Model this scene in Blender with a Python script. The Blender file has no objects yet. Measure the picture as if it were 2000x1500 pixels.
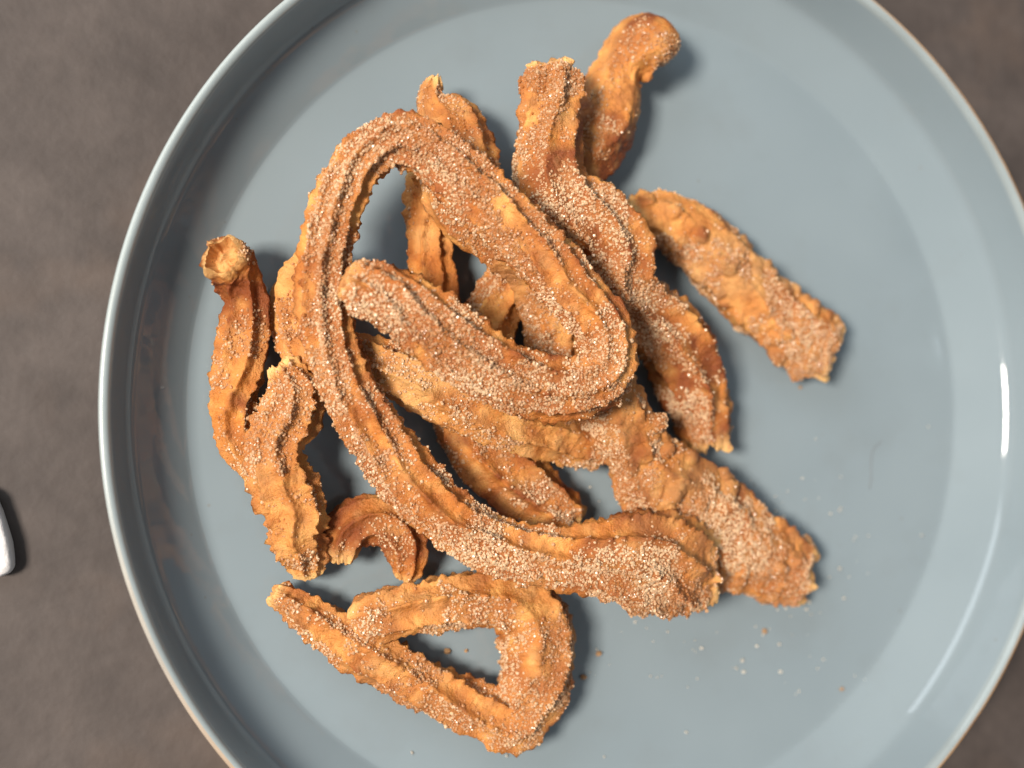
import bpy, math, random
import numpy as np
from mathutils import Matrix, Vector

SC = bpy.context.scene
COL = SC.collection
MM = 0.001

# ------------------------------------------------------------------ camera
CAM_POS = np.array([-131.07, -5.834, 318.857])          # millimetres, plate well at z = 0
TILT_X, TILT_Y, FPX = 0.036, -0.311, 2400.0


def _rot(a, b):
    ca, sa, cb, sb = math.cos(a), math.sin(a), math.cos(b), math.sin(b)
    X = np.array([[1, 0, 0], [0, ca, -sa], [0, sa, ca]])
    Y = np.array([[cb, 0, sb], [0, 1, 0], [-sb, 0, cb]])
    return Y @ X


CR = _rot(TILT_X, TILT_Y)


def at(px, py, z):
    """photo pixel (2000x1500) + known height -> point in mm"""
    d = CR @ np.array([(px - 1000) / FPX, (750 - py) / FPX, -1.0])
    return CAM_POS + d * ((z - CAM_POS[2]) / d[2])


def mm_per_px(px, py, z):
    return float(-((at(px, py, z) - CAM_POS) @ CR)[2] / FPX)


cd = bpy.data.cameras.new('camera')
cam = bpy.data.objects.new('camera', cd)
COL.objects.link(cam)
M4 = Matrix([list(CR[i]) + [CAM_POS[i] * MM] for i in range(3)] + [[0, 0, 0, 1]])
cam.matrix_world = M4
cd.sensor_width = 36.0
cd.lens = 36.0 * FPX / 2000.0
cd.clip_start, cd.clip_end = 0.01, 50.0
cd.dof.use_dof = True
cd.dof.focus_distance = 0.302
cd.dof.aperture_fstop = 6.0
SC.camera = cam

# ------------------------------------------------------------------ world, lamps, exposure
world = bpy.data.worlds.new('World')
SC.world = world
world.use_nodes = True
bg = world.node_tree.nodes['Background']
bg.inputs['Color'].default_value = (0.91, 0.95, 1.0, 1)
bg.inputs['Strength'].default_value = 0.28


def area_lamp(name, loc, aim, sx, sy, watts, color, shape='RECTANGLE'):
    ld = bpy.data.lights.new(name, 'AREA')
    ld.shape = shape
    ld.size = sx
    if shape in ('RECTANGLE', 'ELLIPSE'):
        ld.size_y = sy
    ld.energy = watts
    ld.color = color
    o = bpy.data.objects.new(name, ld)
    COL.objects.link(o)
    o.location = loc
    o.rotation_euler = (Vector(aim) - Vector(loc)).to_track_quat('-Z', 'Y').to_euler()
    return o


area_lamp('key_lamp', (-1.10, 0.03, 1.34), (0, 0, 0.01), 0.34, 0.34, 54, (1.0, 0.90, 0.79))
area_lamp('window_light', (-1.2, 1.05, 1.0), (0, 0, 0), 1.2, 0.9, 15, (0.84, 0.93, 1.0))

# a bar of four small cool LEDs across the room, mirrored in the plate wall
for lx_, ly_, lz_ in ((0.996, 0.122, 1.115), (0.985, 0.192, 1.115), (0.965, 0.277, 1.115), (0.937, 0.36, 1.115)):
    area_lamp('led_spot', (lx_, ly_, lz_), (0, 0, 0), 0.014, 0.014, 0.10, (0.80, 0.93, 1.0), 'DISK')

SC.view_settings.view_transform = 'Standard'
SC.view_settings.look = 'None'
SC.view_settings.exposure = 0.12
SC.view_settings.gamma = 1.0
SC.view_settings.use_curve_mapping = False
SC.render.engine = 'CYCLES'

# ------------------------------------------------------------------ helpers
rng = np.random.default_rng(7)
random.seed(7)


def tag(o, label=None, cat=None, group=None, kind=None):
    for k, v in (('label', label), ('category', cat), ('group', group), ('kind', kind)):
        if v:
            o[k] = v
    return o


def _hash(ix, iy, iz, seed):
    h = (ix.astype(np.int64) * 374761393 + iy.astype(np.int64) * 668265263
         + iz.astype(np.int64) * 2147483647 + seed * 974634777) & 0xFFFFFFFF
    h = ((h ^ (h >> 13)) * 1274126177) & 0xFFFFFFFF
    h = ((h ^ (h >> 16)) * 2246822519) & 0xFFFFFFFF
    h = h ^ (h >> 15)
    return (h & 0xFFFFFF).astype(np.float64) / float(0xFFFFFF)


def noise(p, wl, seed=0):
    """value noise, -1..1, wavelength wl"""
    q = np.asarray(p, float) / wl
    i = np.floor(q)
    f = q - i
    f = f * f * f * (f * (f * 6 - 15) + 10)
    i = i.astype(np.int64)
    out = 0
    for dx in (0, 1):
        wx = f[:, 0] if dx else 1 - f[:, 0]
        for dy in (0, 1):
            wy = f[:, 1] if dy else 1 - f[:, 1]
            for dz in (0, 1):
                wz = f[:, 2] if dz else 1 - f[:, 2]
                out = out + wx * wy * wz * _hash(i[:, 0] + dx, i[:, 1] + dy, i[:, 2] + dz, seed)
    return out * 2 - 1


def sstep(a, b, x):
    t = np.clip((x - a) / (b - a), 0, 1)
    return t * t * (3 - 2 * t)


def make_mesh(name, verts_mm, faces, mat, parent=None, smooth=True, attrs=None):
    """verts: (n,3) array in mm (local); faces: (m,k) array or list of lists"""
    me = bpy.data.meshes.new(name)
    v = np.asarray(verts_mm, np.float32) * MM
    if isinstance(faces, np.ndarray):
        k = faces.shape[1]
        me.vertices.add(len(v))
        me.vertices.foreach_set('co', v.ravel())
        me.loops.add(faces.size)
        me.loops.foreach_set('vertex_index', faces.astype(np.int32).ravel())
        me.polygons.add(len(faces))
        me.polygons.foreach_set('loop_start', np.arange(0, faces.size, k, dtype=np.int32))
        me.update(calc_edges=True)
        me.validate()
    else:
        me.from_pydata(v.tolist(), [], faces)
        me.update()
    me.polygons.foreach_set('use_smooth', np.full(len(me.polygons), smooth, dtype=bool))
    if attrs:
        for an, arr in attrs.items():
            a = me.attributes.new(an, 'FLOAT_COLOR', 'POINT')
            c = np.ones((len(v), 4), np.float32)
            c[:, :3] = arr
            a.data.foreach_set('color', c.ravel())
    me.materials.append(mat)
    o = bpy.data.objects.new(name, me)
    COL.objects.link(o)
    if parent:
        o.parent = parent
    return o


# ------------------------------------------------------------------ materials
class NT:
    def __init__(self, name):
        self.m = bpy.data.materials.new(name)
        self.m.use_nodes = True
        self.t = self.m.node_tree
        self.b = self.t.nodes['Principled BSDF']

    def n(self, typ, **kw):
        x = self.t.nodes.new(typ)
        for k, v in kw.items():
            if k.startswith('i_'):
                x.inputs[k[2:].replace('_', ' ')].default_value = v
            else:
                setattr(x, k, v)
        return x

    def l(self, a, b):
        self.t.links.new(a, b)

    def ramp(self, src, stops):
        r = self.n('ShaderNodeValToRGB')
        e = r.color_ramp.elements
        while len(e) < len(stops):
            e.new(0.5)
        for el, (p, c) in zip(e, stops):
            el.position = p
            el.color = (*c, 1) if len(c) == 3 else c
        self.l(src, r.inputs[0])
        return r.outputs[0]

    def mix(self, fac, a, b, mode='MIX'):
        x = self.n('ShaderNodeMix', data_type='RGBA', blend_type=mode)
        for s, v in ((x.inputs[0], fac), (x.inputs[6], a), (x.inputs[7], b)):
            if isinstance(v, (int, float)):
                s.default_value = v
            elif isinstance(v, tuple):
                s.default_value = (*v, 1)
            else:
                self.l(v, s)
        return x.outputs[2]

    def noise(self, co, scale, detail=3, rough=0.55):
        x = self.n('ShaderNodeTexNoise')
        x.inputs['Scale'].default_value = scale
        x.inputs['Detail'].default_value = detail
        x.inputs['Roughness'].default_value = rough
        self.l(co, x.inputs['Vector'])
        return x.outputs['Fac']


def mat_dough():
    w = NT('churro_dough')
    co = w.n('ShaderNodeTexCoord').outputs['Object']
    at_ = w.n('ShaderNodeAttribute', attribute_name='bake')
    sep = w.n('ShaderNodeSeparateColor')
    w.l(at_.outputs['Color'], sep.inputs[0])
    base = w.ramp(w.noise(co, 160, 4), [(0.28, (0.30, 0.080, 0.014)), (0.5, (0.52, 0.178, 0.032)), (0.74, (0.75, 0.365, 0.10))])
    c = w.mix(sep.outputs[0], base, (0.22, 0.055, 0.012))
    c = w.mix(sep.outputs[1], c, (0.78, 0.46, 0.175))
    c = w.mix(sep.outputs[2], c, (0.34, 0.115, 0.034))
    # cinnamon specks
    v = w.n('ShaderNodeTexVoronoi')
    v.inputs['Scale'].default_value = 900
    w.l(co, v.inputs['Vector'])
    sp = w.ramp(v.outputs['Distance'], [(0.10, (1, 1, 1)), (0.22, (0, 0, 0))])
    g = w.ramp(w.noise(co, 420, 2), [(0.56, (0, 0, 0)), (0.64, (1, 1, 1))])
    k = w.n('ShaderNodeMath', operation='MULTIPLY')
    w.l(sp, k.inputs[0]); w.l(g, k.inputs[1])
    k2 = w.n('ShaderNodeMath', operation='MULTIPLY')
    w.l(k.outputs[0], k2.inputs[0]); k2.inputs[1].default_value = 0.75
    c = w.mix(k2.outputs[0], c, (0.13, 0.04, 0.012))
    w.l(c, w.b.inputs['Base Color'])
    w.b.inputs['Roughness'].default_value = 0.48
    w.b.inputs['Specular IOR Level'].default_value = 0.35
    w.b.inputs['Subsurface Weight'].default_value = 0.12
    w.b.inputs['Subsurface Radius'].default_value = (1.0, 0.45, 0.16)
    w.b.inputs['Subsurface Scale'].default_value = 0.0022
    bp = w.n('ShaderNodeBump')
    bp.inputs['Strength'].default_value = 0.8
    bp.inputs['Distance'].default_value = 0.0011
    w.l(w.noise(co, 1000, 5, 0.68), bp.inputs['Height'])
    w.l(bp.outputs[0], w.b.inputs['Normal'])
    return w.m


def mat_sugar():
    w = NT('cinnamon_sugar')
    a = w.n('ShaderNodeAttribute', attribute_name='tint')
    w.l(a.outputs['Color'], w.b.inputs['Base Color'])
    w.b.inputs['Roughness'].default_value = 0.28
    w.b.inputs['Specular IOR Level'].default_value = 0.55
    w.b.inputs['Transmission Weight'].default_value = 0.50
    w.b.inputs['IOR'].default_value = 1.5
    return w.m


def mat_glaze():
    w = NT('grey_blue_glaze')
    co = w.n('ShaderNodeTexCoord').outputs['Object']
    big = w.noise(co, 14, 3)
    c = w.ramp(big, [(0.3, (0.182, 0.226, 0.250)), (0.7, (0.206, 0.252, 0.276))])
    v = w.n('ShaderNodeTexVoronoi')
    v.inputs['Scale'].default_value = 95
    w.l(co, v.inputs['Vector'])
    sp = w.ramp(v.outputs['Distance'], [(0.025, (1, 1, 1)), (0.06, (0, 0, 0))])
    c = w.mix(sp, c, (0.18, 0.20, 0.21))
    sm = w.ramp(w.noise(co, 38, 4, 0.6), [(0.54, (0, 0, 0)), (0.70, (0.22, 0.22, 0.22))])
    c = w.mix(sm, c, (0.165, 0.19, 0.20))
    w.l(c, w.b.inputs['Base Color'])
    rr = w.n('ShaderNodeMapRange')
    rr.inputs['From Min'].default_value = 0.35
    rr.inputs['From Max'].default_value = 0.7
    rr.inputs['To Min'].default_value = 0.02
    rr.inputs['To Max'].default_value = 0.13
    w.l(w.noise(co, 45, 5, 0.6), rr.inputs['Value'])
    w.l(rr.outputs[0], w.b.inputs['Roughness'])
    w.b.inputs['IOR'].default_value = 1.5
    bp = w.n('ShaderNodeBump')
    bp.inputs['Strength'].default_value = 0.03
    bp.inputs['Distance'].default_value = 0.0008
    w.l(w.noise(co, 60, 2), bp.inputs['Height'])
    w.l(bp.outputs[0], w.b.inputs['Normal'])
    return w.m


def mat_rim():
    w = NT('brown_rim_edge')
    co = w.n('ShaderNodeTexCoord').outputs['Object']
    c = w.ramp(w.noise(co, 70, 4), [(0.3, (0.26, 0.13, 0.05)), (0.6, (0.44, 0.26, 0.12)), (0.8, (0.55, 0.42, 0.28))])
    # the glaze runs over the edge for part of the way round
    sx = w.n('ShaderNodeSeparateXYZ'); w.l(co, sx.inputs[0])
    k = w.n('ShaderNodeMath', operation='MULTIPLY_ADD'); w.l(sx.outputs[1], k.inputs[0]); k.inputs[1].default_value = -0.9; w.l(sx.outputs[0], k.inputs[2])
    k2 = w.n('ShaderNodeMath', operation='MULTIPLY_ADD'); w.l(w.noise(co, 30, 3), k2.inputs[0]); k2.inputs[1].default_value = 0.06; w.l(k.outputs[0], k2.inputs[2])
    mr = w.n('ShaderNodeMapRange'); w.l(k2.outputs[0], mr.inputs['Value'])
    mr.inputs['From Min'].default_value = -0.09
    mr.inputs['From Max'].default_value = 0.05
    c = w.mix(mr.outputs[0], (0.30, 0.34, 0.34), c)
    w.l(c, w.b.inputs['Base Color'])
    w.b.inputs['Roughness'].default_value = 0.22
    return w.m


def mat_table():
    w = NT('dark_taupe_table')
    co = w.n('ShaderNodeTexCoord').outputs['Object']
    a = w.noise(co, 60, 3, 0.5)
    c = w.ramp(a, [(0.3, (0.043, 0.033, 0.029)), (0.5, (0.054, 0.042, 0.037)), (0.7, (0.066, 0.052, 0.046))])
    f = w.noise(co, 230, 2, 0.5)
    c2 = w.ramp(f, [(0.3, (0.92, 0.92, 0.92)), (0.7, (1.06, 1.06, 1.06))])
    c = w.mix(1.0, c, c2, 'MULTIPLY')
    st = w.ramp(w.noise(co, 26, 3), [(0.58, (0, 0, 0)), (0.75, (0.3, 0.3, 0.3))])
    c = w.mix(st, c, (0.13, 0.085, 0.06))
    w.l(c, w.b.inputs['Base Color'])
    w.b.inputs['Roughness'].default_value = 0.72
    bp = w.n('ShaderNodeBump')
    bp.inputs['Strength'].default_value = 0.25
    bp.inputs['Distance'].default_value = 0.001
    w.l(f, bp.inputs['Height'])
    w.l(bp.outputs[0], w.b.inputs['Normal'])
    return w.m


def mat_plain(name, col, rough=0.6, bump=0.0, scale=200):
    w = NT(name)
    co = w.n('ShaderNodeTexCoord').outputs['Object']
    d = tuple(x * 0.82 for x in col)
    c = w.ramp(w.noise(co, scale, 4), [(0.3, d), (0.7, col)])
    w.l(c, w.b.inputs['Base Color'])
    w.b.inputs['Roughness'].default_value = rough
    if bump:
        bp = w.n('ShaderNodeBump')
        bp.inputs['Strength'].default_value = bump
        bp.inputs['Distance'].default_value = 0.001
        w.l(w.noise(co, scale * 3, 3), bp.inputs['Height'])
        w.l(bp.outputs[0], w.b.inputs['Normal'])
    return w.m


DOUGH, SUGAR, GLAZE, RIM, TABLE = mat_dough(), mat_sugar(), mat_glaze(), mat_rim(), mat_table()

# ------------------------------------------------------------------ table
TZ = -8.0
tb = make_mesh('table_top', [(-900, -800, TZ), (900, -800, TZ), (900, 800, TZ), (-900, 800, TZ)], [[0, 1, 2, 3]], TABLE, smooth=False)
tag(tb, 'dark taupe mottled table top under the plate', kind='structure')

# ------------------------------------------------------------------ plate
def lathe(profile, seg=288):
    p = np.array(profile, float)
    a = np.linspace(0, 2 * np.pi, seg, endpoint=False)
    V = np.stack([p[:, 0, None] * np.cos(a), p[:, 0, None] * np.sin(a), np.repeat(p[:, 1, None], seg, 1)], -1).reshape(-1, 3)
    n = len(p)
    i, j = np.meshgrid(np.arange(n - 1), np.arange(seg), indexing='ij')
    j2 = (j + 1) % seg
    F = np.stack([i * seg + j, i * seg + j2, (i + 1) * seg + j2, (i + 1) * seg + j], -1).reshape(-1, 4)
    return V, F


def chaikin(pts, it=2):
    p = [np.array(q, float) for q in pts]
    for _ in range(it):
        o = [p[0]]
        for a, b in zip(p[:-1], p[1:]):
            o += [a * 0.75 + b * 0.25, a * 0.25 + b * 0.75]
        o.append(p[-1])
        p = o
    return np.array(p)


plate = bpy.data.objects.new('dinner_plate', None)
COL.objects.link(plate)
plate.location = (0, 0, 0)
tag(plate, 'round grey-blue glazed plate with raised rim and brown edge, holding the churros', 'plate')
inner = chaikin([(0.01, 0.0), (60, 0.0), (109.5, 0.0), (114.1, 0.0), (115.2, 0.5), (116.1, 1.05), (121, 4.05), (125.3, 6.7), (127.6, 8.3), (128.9, 10.4),
                 (129.9, 13.5), (130.9, 17), (131.8, 20.5), (132.4, 22.6)], 3)
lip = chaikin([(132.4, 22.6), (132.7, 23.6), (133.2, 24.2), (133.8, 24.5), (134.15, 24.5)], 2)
edge = chaikin([(134.15, 24.5), (134.6, 24.45), (135.05, 24.1), (135.2, 23.2), (135.0, 21.6)], 2)
outer = chaikin([(135.0, 21.6), (134.4, 17), (132.5, 10), (128, 4.5), (118, -1.5), (100, -5.0), (97, -7.98), (93, -7.98), (91, -5.2), (0.01, -5.0)], 2)
V, F = lathe(inner[::-1])
make_mesh('glazed_well', V, F, GLAZE, plate)
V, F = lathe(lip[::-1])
make_mesh('lip', V, F, mat_plain('pale_highlight_glaze', (.27, .315, .325), .14, 0, 40), plate)  # thin glaze at the lip, paler still with its highlight put into the colour
V, F = lathe(edge[::-1])
make_mesh('rim_edge', V, F, RIM, plate)
V, F = lathe(outer[::-1])
make_mesh('underside', V, F, GLAZE, plate)

# ------------------------------------------------------------------ churros
ICO_V = []
_t = (1 + 5 ** 0.5) / 2
for s1 in (-1, 1):
    for s2 in (-1, 1):
        ICO_V += [(0, s1, s2 * _t), (s1, s2 * _t, 0), (s2 * _t, 0, s1)]
ICO_V = np.array(ICO_V, float)
ICO_V /= np.linalg.norm(ICO_V[0])
ICO_F = []
for a_ in range(12):
    for b_ in range(a_ + 1, 12):
        for c_ in range(b_ + 1, 12):
            d = [np.linalg.norm(ICO_V[x] - ICO_V[y]) for x, y in ((a_, b_), (b_, c_), (a_, c_))]
            if max(d) < 1.1:
                nn = np.cross(ICO_V[b_] - ICO_V[a_], ICO_V[c_] - ICO_V[a_])
                ICO_F.append((a_, b_, c_) if nn @ ICO_V[a_] > 0 else (a_, c_, b_))
ICO_F = np.array(ICO_F)


def grains(P, N, size, tint):
    """a mesh of little crystals at points P"""
    n = len(P)
    q = rng.normal(size=(n, 4))
    q /= np.linalg.norm(q, axis=1)[:, None]
    w, x, y, z = q.T
    Rm = np.stack([1 - 2 * (y * y + z * z), 2 * (x * y - z * w), 2 * (x * z + y * w),
                   2 * (x * y + z * w), 1 - 2 * (x * x + z * z), 2 * (y * z - x * w),
                   2 * (x * z - y * w), 2 * (y * z + x * w), 1 - 2 * (x * x + y * y)], -1).reshape(n, 3, 3)
    st = rng.uniform(0.75, 1.3, (n, 1, 3))
    jit = rng.uniform(0.86, 1.14, (n, 12, 1))
    L = ICO_V[None] * st * jit * (size[:, None, None] * 0.5)
    W = np.einsum('nij,nkj->nki', Rm, L) + (P + N * size[:, None] * 0.06)[:, None]
    F = (ICO_F[None] + (np.arange(n) * 12)[:, None, None]).reshape(-1, 3)
    T = np.repeat(tint, 12, axis=0)
    return W.reshape(-1, 3), F, T


def catmull(P, per=24):
    P = np.asarray(P, float)
    Q = np.vstack([2 * P[0] - P[1], P, 2 * P[-1] - P[-2]])
    out = []
    for i in range(1, len(Q) - 2):
        t = np.linspace(0, 1, per, endpoint=False)[:, None]
        a, b, c, d = Q[i - 1], Q[i], Q[i + 1], Q[i + 2]
        out.append(0.5 * (2 * b + (c - a) * t + (2 * a - 5 * b + 4 * c - d) * t * t + (3 * b - a - 3 * c + d) * t ** 3))
    out.append(P[-1:])
    return np.vstack(out)


CENTRES = {}
NGRAIN = [0]


def churro(label, pts, seed, ridges=9, depth=0.16, twist=0.5, sugar=1.0, toast=0.35, lump=1.0, blisters=0,
           torn=(1.0, 1.0), cup=0.0, endpale=(0, 0), pale=0.0, serr=1.0, roll=0.0, sharp=1.2, sug_thr=0.0):
    """pts: (px, py, z_mm, width_px, height_ratio)"""
    ctrl = []
    for (px, py, z, w, hr) in pts:
        p = at(px, py, z)
        ctrl.append([*p, max(2.0, w * mm_per_px(px, py, z) / 2 - 0.55), hr])
    C = catmull(ctrl)
    seg = np.linalg.norm(np.diff(C[:, :3], axis=0), axis=1)
    s = np.concatenate([[0], np.cumsum(seg)])
    step = 0.5
    n = max(24, int(s[-1] / step))
    u = np.linspace(0, s[-1], n)
    C = np.stack([np.interp(u, s, C[:, k]) for k in range(5)], 1)
    ker = np.array([1, 4, 6, 4, 1.]) / 16
    for k in range(5):
        for _ in range(4):
            e = np.pad(C[:, k], 2, mode='reflect', reflect_type='odd')
            C[:, k] = np.convolve(e, ker, 'valid')
    CENTRES[label] = (C[:, :3].copy(), C[:, 3].copy(), C[:, 4].copy())
    X, rad, hr = C[:, :3], C[:, 3], C[:, 4]
    T = np.gradient(X, axis=0)
    T /= np.linalg.norm(T, axis=1)[:, None]
    # parallel transport
    up = np.array([0, 0, 1.0])
    side = np.cross(T[0], up)
    if np.linalg.norm(side) < 0.2:
        side = np.cross(T[0], [0, 1.0, 0])
    side /= np.linalg.norm(side)
    S = np.zeros_like(T)
    for i in range(n):
        side = side - T[i] * (side @ T[i])
        side /= np.linalg.norm(side)
        if abs(T[i, 2]) < 0.8:          # keep the flat side level
            lv = np.cross(T[i], up)
            lv /= np.linalg.norm(lv)
            if lv @ side < 0:
                lv = -lv
            side = side * 0.85 + lv * 0.15
            side -= T[i] * (side @ T[i])
            side /= np.linalg.norm(side)
        S[i] = side
    U = np.cross(S, T)
    m = 120
    th = np.linspace(0, 2 * np.pi, m, endpoint=False)
    TH = np.broadcast_to(th, (n, m))
    UU = np.broadcast_to(u[:, None], (n, m))
    # wandering ridge phase
    wob = noise(np.stack([u, 0 * u + seed * 13.7, 0 * u], 1), 28, seed) * 0.55 + noise(np.stack([u, 0 * u + seed * 3.1, 0 * u], 1), 9, seed + 5) * 0.12
    ph = TH + roll + twist * u[:, None] / 60.0 + wob[:, None]
    saw = np.abs(np.sin(ridges * ph / 2))
    crest = (1 - saw) ** sharp
    ridx = np.floor((ridges * ph / (2 * np.pi)) + 0.5)
    ramp = noise(np.stack([UU.ravel(), ridx.ravel() * 17.3, 0 * UU.ravel() + seed], 1), 22, seed + 2).reshape(n, m)
    ra = np.clip(0.95 + 0.38 * ramp, 0.3, 1.4)
    # flattened underside
    sn = np.sin(TH)
    prof_z = np.where(sn < 0, sn * 0.92, sn) * hr[:, None]
    R = rad[:, None] * np.ones((1, m))
    rr = (1 - depth * 0.75) + depth * crest * ra * (sstep(0, 14, u)[:, None] if cup else 1)
    lx = np.cos(TH) * R * rr
    lz = prof_z * R * rr
    # outward normal approx
    P = X[:, None] + S[:, None] * lx[..., None] + U[:, None] * lz[..., None]
    Nn = S[:, None] * np.cos(TH)[..., None] + U[:, None] * sn[..., None]
    Pf = P.reshape(-1, 3)
    of = np.array([seed * 31.0, seed * 17.0, seed * 7.0])
    Q = Pf + of
    n1 = noise(Q, 9.0, 1).reshape(n, m)
    n2 = noise(Q, 3.6, 2).reshape(n, m)
    n3 = noise(Q, 1.5, 3).reshape(n, m)
    n4 = noise(Q, 0.75, 4).reshape(n, m)
    d = lump * (0.48 * n1 + 0.26 * n2) + 0.26 * n3 + 0.17 * n4
    tear = np.zeros((n, 1))
    for which in (0, 1):
        dst = u if which == 0 else u[-1] - u
        tear = np.maximum(tear, (torn[which] ** 2 * np.exp(-dst / (0.9 * (rad[0] if which == 0 else rad[-1]))))[:, None])
    d = d + tear * np.minimum(1.0, rad / 8.0)[:, None] * (1.1 * n1 + 1.3 * n2 + 0.6 * n3)
    cw = sstep(0.45, 0.95, crest)
    d = d + serr * cw * ra * (0.75 * np.clip(n3 + 0.2, -0.2, 1) + 0.5 * np.clip(n4, 0, 1))
    bl = np.zeros((n, m))
    if blisters:
        r2 = np.random.default_rng(seed)
        for _ in range(blisters):
            i = r2.integers(int(n * 0.05), int(n * 0.95))
            j = r2.integers(2, m // 2 - 2)
            br = r2.uniform(1.6, 3.2)
            c = P[i, j]
            dd = np.linalg.norm(P - c, axis=-1) / br
            b = np.sqrt(np.clip(1 - dd ** 2, 0, 1))
            bl = np.maximum(bl, b)
            d = d + b * br * 0.42 - 0.30 * np.exp(-((dd - 1.12) / 0.16) ** 2)
    # ends
    L = u[-1]
    endr = []
    g = np.zeros((n, m))
    shift = np.zeros((n, m))
    for which in (0, 1):
        dist = UU if which == 0 else L - UU
        r_e = rad[0] if which == 0 else rad[-1]
        tn = torn[which]
        l_round = (0.55 + 0.25 * (1 - tn)) * r_e if tn < 0.99 else 0.30 * r_e
        if tn < 0.5:
            l_round = 0.95 * r_e
        x = np.clip(dist / l_round, 0, 1)
        flo = 0.80 if tn > 0.5 else 0.25
        g_ = flo + (1 - flo) * np.sqrt(np.clip(1 - (1 - x) ** 2, 0, 1))
        endr.append(g_)
        je = noise(np.stack([np.cos(TH[0]) * 6, np.sin(TH[0]) * 6, 0 * th + seed * 5 + which * 40], 1), 3.2, seed + 9) * 3.0 \
            + noise(np.stack([np.cos(TH[0]) * 6, np.sin(TH[0]) * 6, 0 * th + seed * 5 + which * 40], 1), 1.1, seed + 11) * 1.7
        je = je * min(1.0, r_e / 8.0)
        fall = np.clip(1 - dist / (1.1 * r_e), 0, 1) ** 1.5
        shift = shift + (1 if which else -1) * tn * fall * je[None]
        g = np.maximum(g, tn * np.clip(1 - dist / np.clip(2.6 + 1.2 * je[None], 0.7, 6), 0, 1))
    er = endr[0] * endr[1]
    P = X[:, None] + S[:, None] * (lx * er)[..., None] + U[:, None] * (lz * er)[..., None] + Nn * (d * np.clip(er * 1.3 - 0.3, 0, 1))[..., None] \
        + T[:, None] * shift[..., None]
    P[..., 2] = np.maximum(P[..., 2], 0.05 + 0.10 * (n3 + 1))
    # bake colours: R toasted, G pale crumb, B cinnamon dust
    c1 = noise(Q, 14, 21).reshape(n, m)
    c2 = noise(Q, 4.5, 22).reshape(n, m)
    ep = (endpale[0] * np.exp(-u / 20.0) + endpale[1] * np.exp(-(u[-1] - u) / 20.0))[:, None] * (0.55 + 0.45 * c2)
    tst = np.clip(toast * (0.42 + 1.25 * c1 + 0.9 * c2) + 0.35 * sstep(0.1, 0.9, -n2) + 0.55 * cw * np.clip(ra, 0, 1) * sstep(-0.1, 0.8, n3 + 0.5 * c1) + 0.5 * bl, 0, 1)
    pl = np.clip(g * 0.9 + pale * np.clip(0.4 + c1 - 0.5 * c2, 0, 1) + 0.30 * sstep(0.05, 0.7, -c1) * (0.7 + 0.3 * c2) + ep + 0.22 * sstep(0.2, 0.8, n2) * (1 - cw), 0, 1)
    vidx = np.floor(ridges * ph / (2 * np.pi))
    rn = noise(np.stack([UU.ravel(), vidx.ravel() * 31.7 + 9, 0 * UU.ravel() + seed * 3], 1), 19, seed + 33).reshape(n, m)
    sgn = noise(Q, 11, 31).reshape(n, m) * 0.55 + noise(Q, 4.0, 32).reshape(n, m) * 0.40 + rn * 0.55
    sdens = sstep(0.0, 0.55, sgn + 0.30 * sugar + 0.14 * (1 - cw) - 0.22 + 0.34 * (Nn @ np.array([-0.55, -0.35, 0.45])) - sug_thr) * np.clip(1 - g * 1.6, 0, 1) * (1 - 0.55 * bl)
    dust = np.clip(sdens * 0.75 * min(sugar, 1.2), 0, 0.85)
    att = np.stack([tst * (1 - 0.4 * dust), pl, dust * (1 - pl)], -1).reshape(-1, 3)

    base = X[n // 2].copy()
    base[2] = min(P[..., 2].min(), X[:, 2].min())
    root = bpy.data.objects.new('churro', None)
    COL.objects.link(root)
    root.location = base * MM
    tag(root, label, 'churro', 'churros heaped on the plate')
    i, j = np.meshgrid(np.arange(n - 1), np.arange(m), indexing='ij')
    j2 = (j + 1) % m
    F = np.stack([i * m + j, (i + 1) * m + j, (i + 1) * m + j2, i * m + j2], -1).reshape(-1, 4)
    # orientation check
    f0 = F[(n // 2) * m + m // 4]
    V = P.reshape(-1, 3)
    nn = np.cross(V[f0[1]] - V[f0[0]], V[f0[2]] - V[f0[0]])
    if nn @ (V[f0[0]] - X[n // 2]) < 0:
        F = F[:, ::-1]
        flip = True
    else:
        flip = False
    make_mesh('dough', V - base, F, DOUGH, root, attrs={'bake': att})
    # end caps
    for which in (0, 1):
        ring = P[0] if which == 0 else P[-1]
        tdir = -T[0] if which == 0 else T[-1]
        tn = torn[which]
        r_e = rad[0] if which == 0 else rad[-1]
        cen = ring.mean(0) + tdir * (0.2 if tn > 0.5 else 0.12 * r_e)
        K = 9
        vs = [ring]
        for k in range(1, K):
            t = k / K
            bl_ = t * t * (3 - 2 * t) if t < 0.5 else 1.0
            dv = ring - cen
            rl = np.linalg.norm(dv, axis=1)
            sm = np.convolve(np.concatenate([rl[-12:], rl, rl[:12]]), np.ones(25) / 25, 'valid')
            ax_ = (dv @ tdir)[:, None] * tdir
            dv = dv - ax_ * bl_
            rg = cen + dv * ((rl * (1 - bl_) + sm * bl_) / rl * (1 - t))[:, None]
            a = noise(rg * 1.0 + of, 3.2, 41) * 1.3 * tn + noise(rg + of, 1.3, 42) * 0.75 * tn + noise(rg + of, 0.6, 43) * 0.25
            pit = -np.clip(noise(rg + of, 2.4, 44) - 0.25, 0, 1) * 3.0 * tn
            rg = rg + tdir * ((a + pit) * min(1, t * 3))[:, None]
            if cup and which == 0:
                rg = rg - tdir * cup * (math.sin(math.pi * min(1, t * 1.15)) * (0.8 + 0.55 * np.cos(th + 0.6 + 3.2 * t)))[:, None]
            vs.append(rg)
        vs.append(cen[None] + tdir * 0.1)
        vv = np.vstack(vs)
        fc = []
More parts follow.
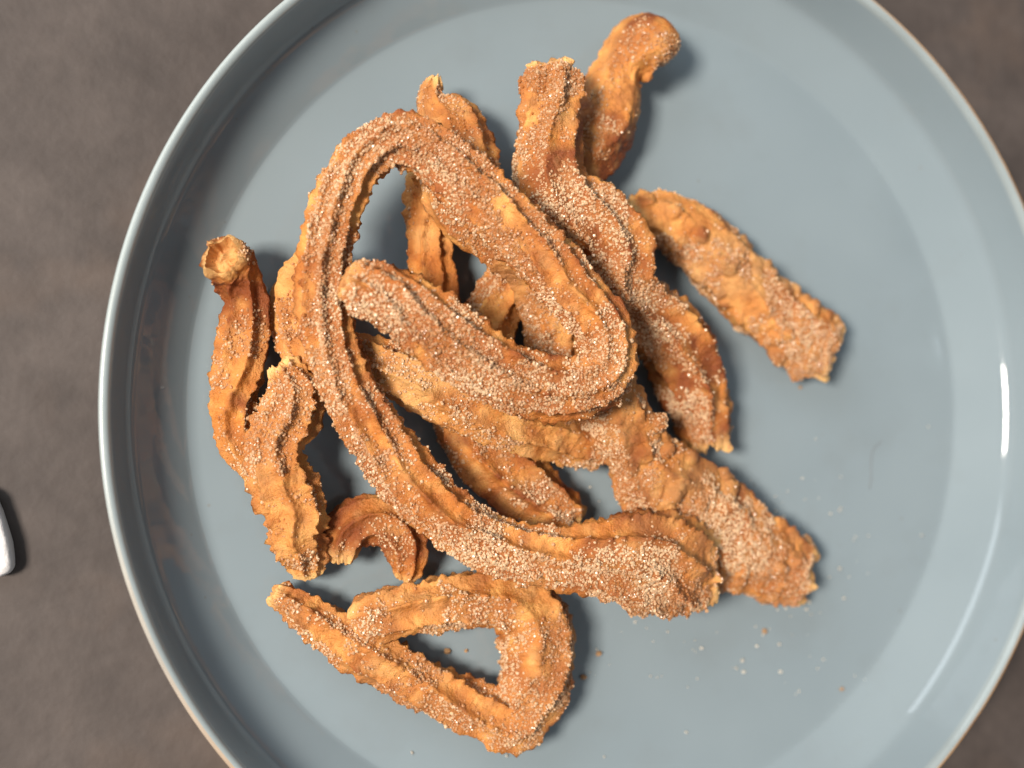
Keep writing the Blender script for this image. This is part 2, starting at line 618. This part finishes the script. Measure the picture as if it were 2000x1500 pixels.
        for k in range(K - 1):
            for jj in range(m):
                q = [k * m + jj, k * m + (jj + 1) % m, (k + 1) * m + (jj + 1) % m, (k + 1) * m + jj]
                fc.append(q)
        for jj in range(m):
            fc.append([(K - 1) * m + jj, (K - 1) * m + (jj + 1) % m, K * m])
        tt = np.concatenate([np.full(m, k / K) for k in range(K)] + [[1.0]])
        pn = noise(vv + of, 2.2, 51)
        ca = np.stack([np.clip(0.10 + 0.35 * np.clip(-pn, 0, 1), 0, 1) + (1 - tn) * 0.25,
                       np.clip(tn * (0.35 + 0.55 * tt + 0.2 * pn), 0, 0.95),
                       (1 - tn) * 0.5 * np.ones(len(vv)) + 0 * pn], -1)
        o = make_mesh('torn_end' if tn > 0.5 else 'rounded_end', vv - base, [list(reversed(f)) for f in fc] if False else fc, DOUGH, root, attrs={'bake': ca})
        o['label'] = 'pale torn end showing the crumb' if tn > 0.5 else 'rounded piped end'
    # sugar
    if sugar > 0:
        A = V[F[:, 0]]
        B = V[F[:, 1]]
        Cc = V[F[:, 2]]
        D = V[F[:, 3]]
        nr = np.cross(Cc - A, D - B)
        ar = np.linalg.norm(nr, axis=1) * 0.5
        nr = nr / (2 * ar[:, None] + 1e-9)
        fd = sdens.reshape(-1)[F].mean(1)
        wgt = ar * (fd ** 1.3) * sstep(-0.55, 0.15, nr[:, 2]) * 3.9 * min(sugar, 1.15) + ar * 0.035 * sugar
        tot = int(wgt.sum())
        pick = rng.choice(len(F), tot, p=wgt / wgt.sum())
        a, b = rng.random((2, tot, 1))
        Pt = A[pick] * (1 - a) * (1 - b) + B[pick] * a * (1 - b) + Cc[pick] * a * b + D[pick] * (1 - a) * b
        size = np.where(rng.random(tot) < 0.5, rng.uniform(0.24, 0.48, tot), np.clip(rng.normal(0.68, 0.16, tot), 0.42, 1.15))
        mixv = np.clip(rng.normal(0.62, 0.25, tot) + 0.50 * noise(Pt + of, 10, 61), 0, 1)[:, None]
        tint = np.array([0.58, 0.225, 0.060]) * (1 - mixv) + np.array([0.97, 0.70, 0.43]) * mixv
        W, GF, Tn = grains(Pt, nr[pick], size, tint)
        NGRAIN[0] += tot
        o = make_mesh('sugar_coating', W - base, GF, SUGAR, root, smooth=False, attrs={'tint': Tn})
        o['kind'] = 'stuff'
        o['label'] = 'sparkling cinnamon sugar crystals'
    return root


H = 0.9
churro('long golden churro folded like a paperclip, lying on top of the heap',
       [(676, 540, 39, 83, .9), (712, 558, 39, 114, .9), (775, 590, 39, 129, .9), (850, 642, 39, 139, .9), (940, 707, 38, 145, .9), (1040, 752, 37, 137, .9),
        (1130, 755, 37, 132, .95), (1182, 715, 37, 129, .95), (1175, 640, 38, 128, .95), (1110, 562, 39, 126, .92), (1020, 462, 39, 126, .9), (930, 372, 38, 126, .9),
        (850, 300, 36, 118, .9), (775, 272, 34, 110, .95), (705, 312, 32, 108, 1), (662, 390, 30, 110, 1), (638, 480, 29, 112, 1), (634, 580, 28, 112, 1),
        (652, 690, 27, 114, .95), (700, 800, 26, 120, .95), (775, 905, 25, 126, .95), (860, 995, 25, 128, .95), (960, 1062, 25, 126, .95), (1060, 1085, 26, 128, .9),
        (1150, 1090, 26, 151, .85), (1235, 1096, 25, 194, .72), (1300, 1106, 22, 211, .62), (1348, 1114, 19, 190, .58), (1385, 1120, 16.5, 146, .55)],
       seed=1, ridges=9, endpale=(0, .35), depth=.25, twist=.35, sugar=1.35, toast=.40, torn=(.55, 1), serr=1.0, roll=.4, lump=.5)
churro('pale churro with a torn flap, passing under the folded churro and meeting the blistered one',
       [(640, 500, 9, 110, .9), (600, 560, 9, 125, .9), (590, 625, 9, 130, .9), (625, 690, 12, 125, .9), (705, 698, 17, 104, .9), (800, 738, 20, 116, .85), (890, 788, 20, 122, .8),
        (1000, 828, 18, 118, .8), (1100, 850, 13, 110, .8), (1185, 868, 10, 100, .8)],
       seed=2, ridges=8, depth=.22, sugar=.75, toast=.15, pale=.55, serr=.7, torn=(1, 1))
churro('broad blistered churro with crumbly torn end, under the folded churro\'s torn end',
       [(1150, 720, 20, 120, .8), (1200, 800, 20, 145, .8), (1245, 885, 16, 155, .75), (1312, 970, 12, 222, .58), (1395, 1042, 10, 226, .52), (1478, 1086, 9, 172, .58), (1535, 1108, 9, 144, .6), (1578, 1122, 9, 136, .6)],
       seed=3, ridges=8, depth=.10, sugar=1.2, toast=.5, lump=1.45, blisters=46, pale=.25, serr=.5)
churro('wavy thick churro with a broken top, leaning across the smooth knob-ended churro',
       [(1072, 122, 24, 105, .85), (1077, 190, 25, 134, .85), (1074, 270, 25, 142, .9), (1070, 338, 24, 148, .9), (1098, 396, 24, 156, .9), (1160, 438, 24, 158, .9), (1200, 490, 23, 162, .9), (1203, 552, 21, 150, .9),
        (1240, 602, 18, 132, .9), (1312, 662, 14, 158, .9), (1352, 742, 11, 142, .9), (1378, 820, 9, 118, .9), (1386, 868, 8, 100, .8)],
       seed=4, ridges=7, depth=.28, sugar=1.3, toast=.85, serr=.9, twist=.8)
churro('smooth browned churro ending in a rounded knob near the plate rim',
       [(1290, 122, 11, 104, 1), (1276, 98, 12.5, 146, 1), (1244, 96, 12.5, 138, 1), (1212, 130, 11, 100, 1), (1192, 184, 9.5, 132, .95), (1172, 255, 9, 142, .95), (1112, 335, 9, 136, .95), (1040, 385, 9, 110, .9), (1015, 420, 9, 92, .9)],
       seed=5, ridges=6, depth=.10, sugar=.55, toast=.95, serr=.3, torn=(.1, 1), sug_thr=.1)
churro('short straight churro dotted with orange blisters, lying apart with a flat broken end',
       [(1225, 432, 9, 100, .8), (1275, 428, 9, 115, .8), (1345, 452, 9, 134, .8), (1415, 520, 9, 146, .8), (1485, 592, 9, 144, .8), (1548, 642, 9, 146, .78), (1592, 678, 8.5, 148, .75), (1612, 694, 8, 138, .7)],
       seed=6, ridges=7, depth=.12, sugar=1.1, toast=.4, lump=1.1, blisters=30, pale=.38, serr=.5)
churro('churro with a thin ragged torn tip poking out above the folded churro\'s bend',
       [(852, 150, 15, 37, .9), (842, 190, 14, 68, .85), (872, 240, 14, 141, .8), (893, 300, 17, 156, .8), (900, 380, 21, 156, .85), (950, 432, 21, 152, .85), (1032, 500, 18, 148, .85), (1074, 590, 14, 145, .85), (1088, 690, 11, 138, .85), (1110, 750, 10, 121, .8)],
       seed=7, ridges=8, depth=.16, sugar=1.0, toast=.45, pale=.25, serr=.6)
churro('slim upright churro at the bottom, seen through the folded churro\'s wide loop',
       [(828, 330, 9, 80, .9), (832, 400, 9, 92, .9), (838, 480, 9, 96, .9), (850, 560, 9, 98, .9), (850, 640, 9, 95, .9), (835, 715, 9, 90, .9)],
       seed=8, ridges=8, depth=.25, sugar=.35, toast=.5, serr=.8, sug_thr=.1)
churro('shadowed lowest churro under the pale churro, crossing below the heap',
       [(1010, 500, 9, 100, .9), (975, 590, 9, 115, .9), (935, 700, 9, 120, .9), (905, 790, 9, 125, .9), (935, 870, 9, 138, .85), (1000, 935, 9, 136, .85), (1075, 995, 9, 118, .85), (1120, 1030, 9, 95, .85)],
       seed=9, ridges=7, depth=.26, sugar=1.0, toast=.95, serr=.7)  # toast set high: the shade inside the loop is put into the dough colour
churro('ridged churro with a curled cup-shaped end, set apart near the raised rim',
       [(432, 500, 20, 119, .95), (445, 512, 15, 123, .95), (468, 548, 11, 104, .95), (482, 590, 9.5, 93, .95), (478, 640, 9, 104, .95), (470, 710, 9, 104, .95), (456, 780, 9, 95, .95), (458, 840, 8.5, 89, .95), (485, 890, 8, 86, .9), (530, 940, 7.5, 79, .85)],
       seed=10, ridges=7, depth=.28, sugar=.45, toast=.75, serr=.6, torn=(.8, 1), cup=3.4, roll=.25, twist=.25, sug_thr=.12)
churro('short crinkled churro with pointed torn tip, lying over the cup-ended churro',
       [(545, 712, 16, 56, .9), (572, 752, 17, 96, .9), (566, 812, 17, 122, .9), (536, 868, 16, 112, .9), (548, 930, 15, 124, .9), (578, 985, 14, 128, .9), (578, 1040, 12, 118, .85), (597, 1090, 9, 82, .8), (604, 1128, 7.5, 40, .7)],
       seed=11, ridges=8, depth=.24, sugar=.8, toast=.35, lump=1.2, serr=1.5, pale=.3)
churro('small brown curled churro bent into an arch beside the crinkled churro',
       [(668, 1088, 8, 82, .9), (672, 1046, 8.5, 100, .9), (714, 1016, 9, 108, .9), (764, 1026, 9, 108, .9), (792, 1066, 8.5, 98, .9), (794, 1108, 8, 80, .9), (789, 1132, 7.5, 52, .9)],
       seed=12, ridges=8, depth=.28, sugar=.4, toast=.55, serr=.5, sug_thr=.15)
churro('thin rough churro looped into a closed triangle with a pointed tail',
       [(682, 1212, 12, 80, .9), (735, 1200, 12, 105, .9), (815, 1186, 12, 109, .9), (900, 1172, 12, 116, .9), (985, 1172, 11, 135, .9), (1038, 1210, 10, 157, .9), (1050, 1280, 9, 162, .9), (1036, 1350, 9, 150, .9), (1004, 1408, 9, 123, .9), (945, 1396, 8.5, 112, .9),
        (860, 1352, 8, 109, .9), (770, 1302, 8, 112, .9), (680, 1252, 8, 105, .9), (610, 1205, 8, 82, .9), (560, 1170, 8, 55, .9), (535, 1155, 8, 39, .9)],
       seed=13, ridges=7, depth=.20, sugar=.75, toast=.4, lump=1.3, serr=1.1, pale=.2, torn=(.4, .8))

# ------------------------------------------------------------------ loose sugar, crumbs, fibre
loose = [(1593, 857), (1813, 833), (1642, 992), (1622, 1003), (1572, 975), (1515, 998), (1490, 985), (1695, 1120), (1640, 1110), (1648, 1168), (1608, 1288), (1524, 1312), (1522, 1258),
         (1450, 1290), (1438, 1305), (1452, 1312), (1370, 1266), (1580, 1175), (1575, 1190), (1584, 1200), (1800, 1045), (1560, 1045), (1478, 1262), (1500, 1027), (1520, 1030), (1512, 1012), (1535, 1188),
         (1240, 1215), (990, 1476), (1180, 1478), (805, 1470), (1340, 1430), (1490, 1240), (1560, 1350), (1530, 1010)]
LP = np.array([at(x, y, 0.25) for x, y in loose] + [at(rng.uniform(1150, 1700), rng.uniform(900, 1360), .2) for _ in range(110)])
sz = np.clip(rng.normal(.85, .25, len(LP)), .4, 1.3)
sz[35:] *= .5
tn_ = np.tile(np.array([[.86, .80, .70]]), (len(LP), 1)) * rng.uniform(.75, 1.05, (len(LP), 1))
W, GF, Tn = grains(LP, np.tile([[0, 0, 1.0]], (len(LP), 1)), sz, tn_)
ls = make_mesh('loose_sugar', W, GF, SUGAR, smooth=False, attrs={'tint': Tn})
tag(ls, 'loose sugar crystals spilled on the bare plate', 'sugar', kind='stuff')
CRUMB = mat_plain('brown_crumb', (0.42, 0.24, 0.11), .7, .5, 900)
for k, (x, y, r) in enumerate([(1168, 1276, 1.1), (1138, 1322, 1.0), (872, 1271, 1.1), (910, 1270, .7), (1492, 1232, .9), (1643, 1345, .7), (1750, 152, .8), (1562, 757, .6)]):
    hz = 0.0
    p = at(x, y, hz)
    rr_ = np.hypot(p[0], p[1])
    if rr_ > 118:
        hz = 9.5
        p = at(x, y, hz)
    v = ICO_V * rng.uniform(.7, 1.25, (12, 1)) * np.array([r, r * .8, r * .65])
    v[:, 2] -= v[:, 2].min() + .05
    o = make_mesh('crumb', v, ICO_F, CRUMB, smooth=False)
    o.location = p * MM
    tag(o, 'tiny brown crumb lying on the bare grey plate', 'crumb', 'crumbs on the plate')


def tube(path, r, mat, name, k=8):
    P = np.array(path, float)
    T = np.gradient(P, axis=0)
    T /= np.linalg.norm(T, axis=1)[:, None]
    S = np.cross(T, [0, 0, 1.0])
    S /= np.linalg.norm(S, axis=1)[:, None]
    U = np.cross(S, T)
    a = np.linspace(0, 2 * np.pi, k, endpoint=False)
    V = (P[:, None] + r * (S[:, None] * np.cos(a)[None, :, None] + U[:, None] * np.sin(a)[None, :, None])).reshape(-1, 3)
    n = len(P)
    F = [[i * k + j, i * k + (j + 1) % k, (i + 1) * k + (j + 1) % k, (i + 1) * k + j] for i in range(n - 1) for j in range(k)]
    F += [list(range(k))[::-1], [(n - 1) * k + j for j in range(k)]]
    return make_mesh(name, V, F, mat)


fib = catmull(np.array([at(x, y, .12) for x, y in ((1722, 862), (1706, 878), (1702, 900), (1702, 925), (1699, 955))]), 8)
tag(tube(fib, .10, mat_plain('grey_fibre', (.16, .17, .18), .6), 'stray_fibre'), 'fine dark stray fibre curved on the plate floor', 'fibre')

# white folded napkin at the table's edge
a = np.linspace(0, 2 * np.pi, 72, endpoint=False)
WHITE = mat_plain('white_paper', (.82, .80, .80), .75, .4, 120)
edge_px = [(26, 1058), (30, 1095), (27, 1110), (14, 1120), (-15, 1124), (-160, 1120), (-260, 1060), (-240, 960), (-120, 930), (-20, 952), (2, 985), (16, 1025)]
nap_c = at(-110, 1040, TZ)
ring = catmull(np.array([at(x, y, TZ) for x, y in edge_px] + [at(*edge_px[0], TZ)]), 10)[:-1]
vs, fs = [], []
K = len(ring)
lay = [(1.0, 0.05), (1.0, 2.2), (0.985, 4.0), (0.955, 5.2), (0.90, 5.8), (0.82, 6.1), (0.7, 6.3), (0.4, 6.5), (0.1, 6.5)]
for f_, z_ in lay:
    rg = nap_c + (ring - nap_c) * f_
    rg[:, 2] = TZ + z_
    rg[:, 2] += noise(rg, 9, 71) * .9 * min(1, z_ / 4)
    vs.append(rg)
vs = np.vstack(vs)
for l_ in range(len(lay) - 1):
    for j in range(K):
        fs.append([l_ * K + j, l_ * K + (j + 1) % K, (l_ + 1) * K + (j + 1) % K, (l_ + 1) * K + j])
fs.append([(len(lay) - 1) * K + j for j in range(K)])
o = make_mesh('folded_napkin', vs - nap_c, fs, WHITE)
o.location = nap_c * MM
tag(o, 'rounded end of a white folded napkin on the bare table', 'napkin')

# fix outward normals of small closed meshes
import bmesh
for o in list(COL.objects):
    if o.type == 'MESH' and o.name.split('.')[0] in ('folded_napkin', 'stray_fibre', 'torn_end', 'rounded_end'):
        bm = bmesh.new()
        bm.from_mesh(o.data)
        bmesh.ops.recalc_face_normals(bm, faces=bm.faces)
        bm.to_mesh(o.data)
        bm.free()
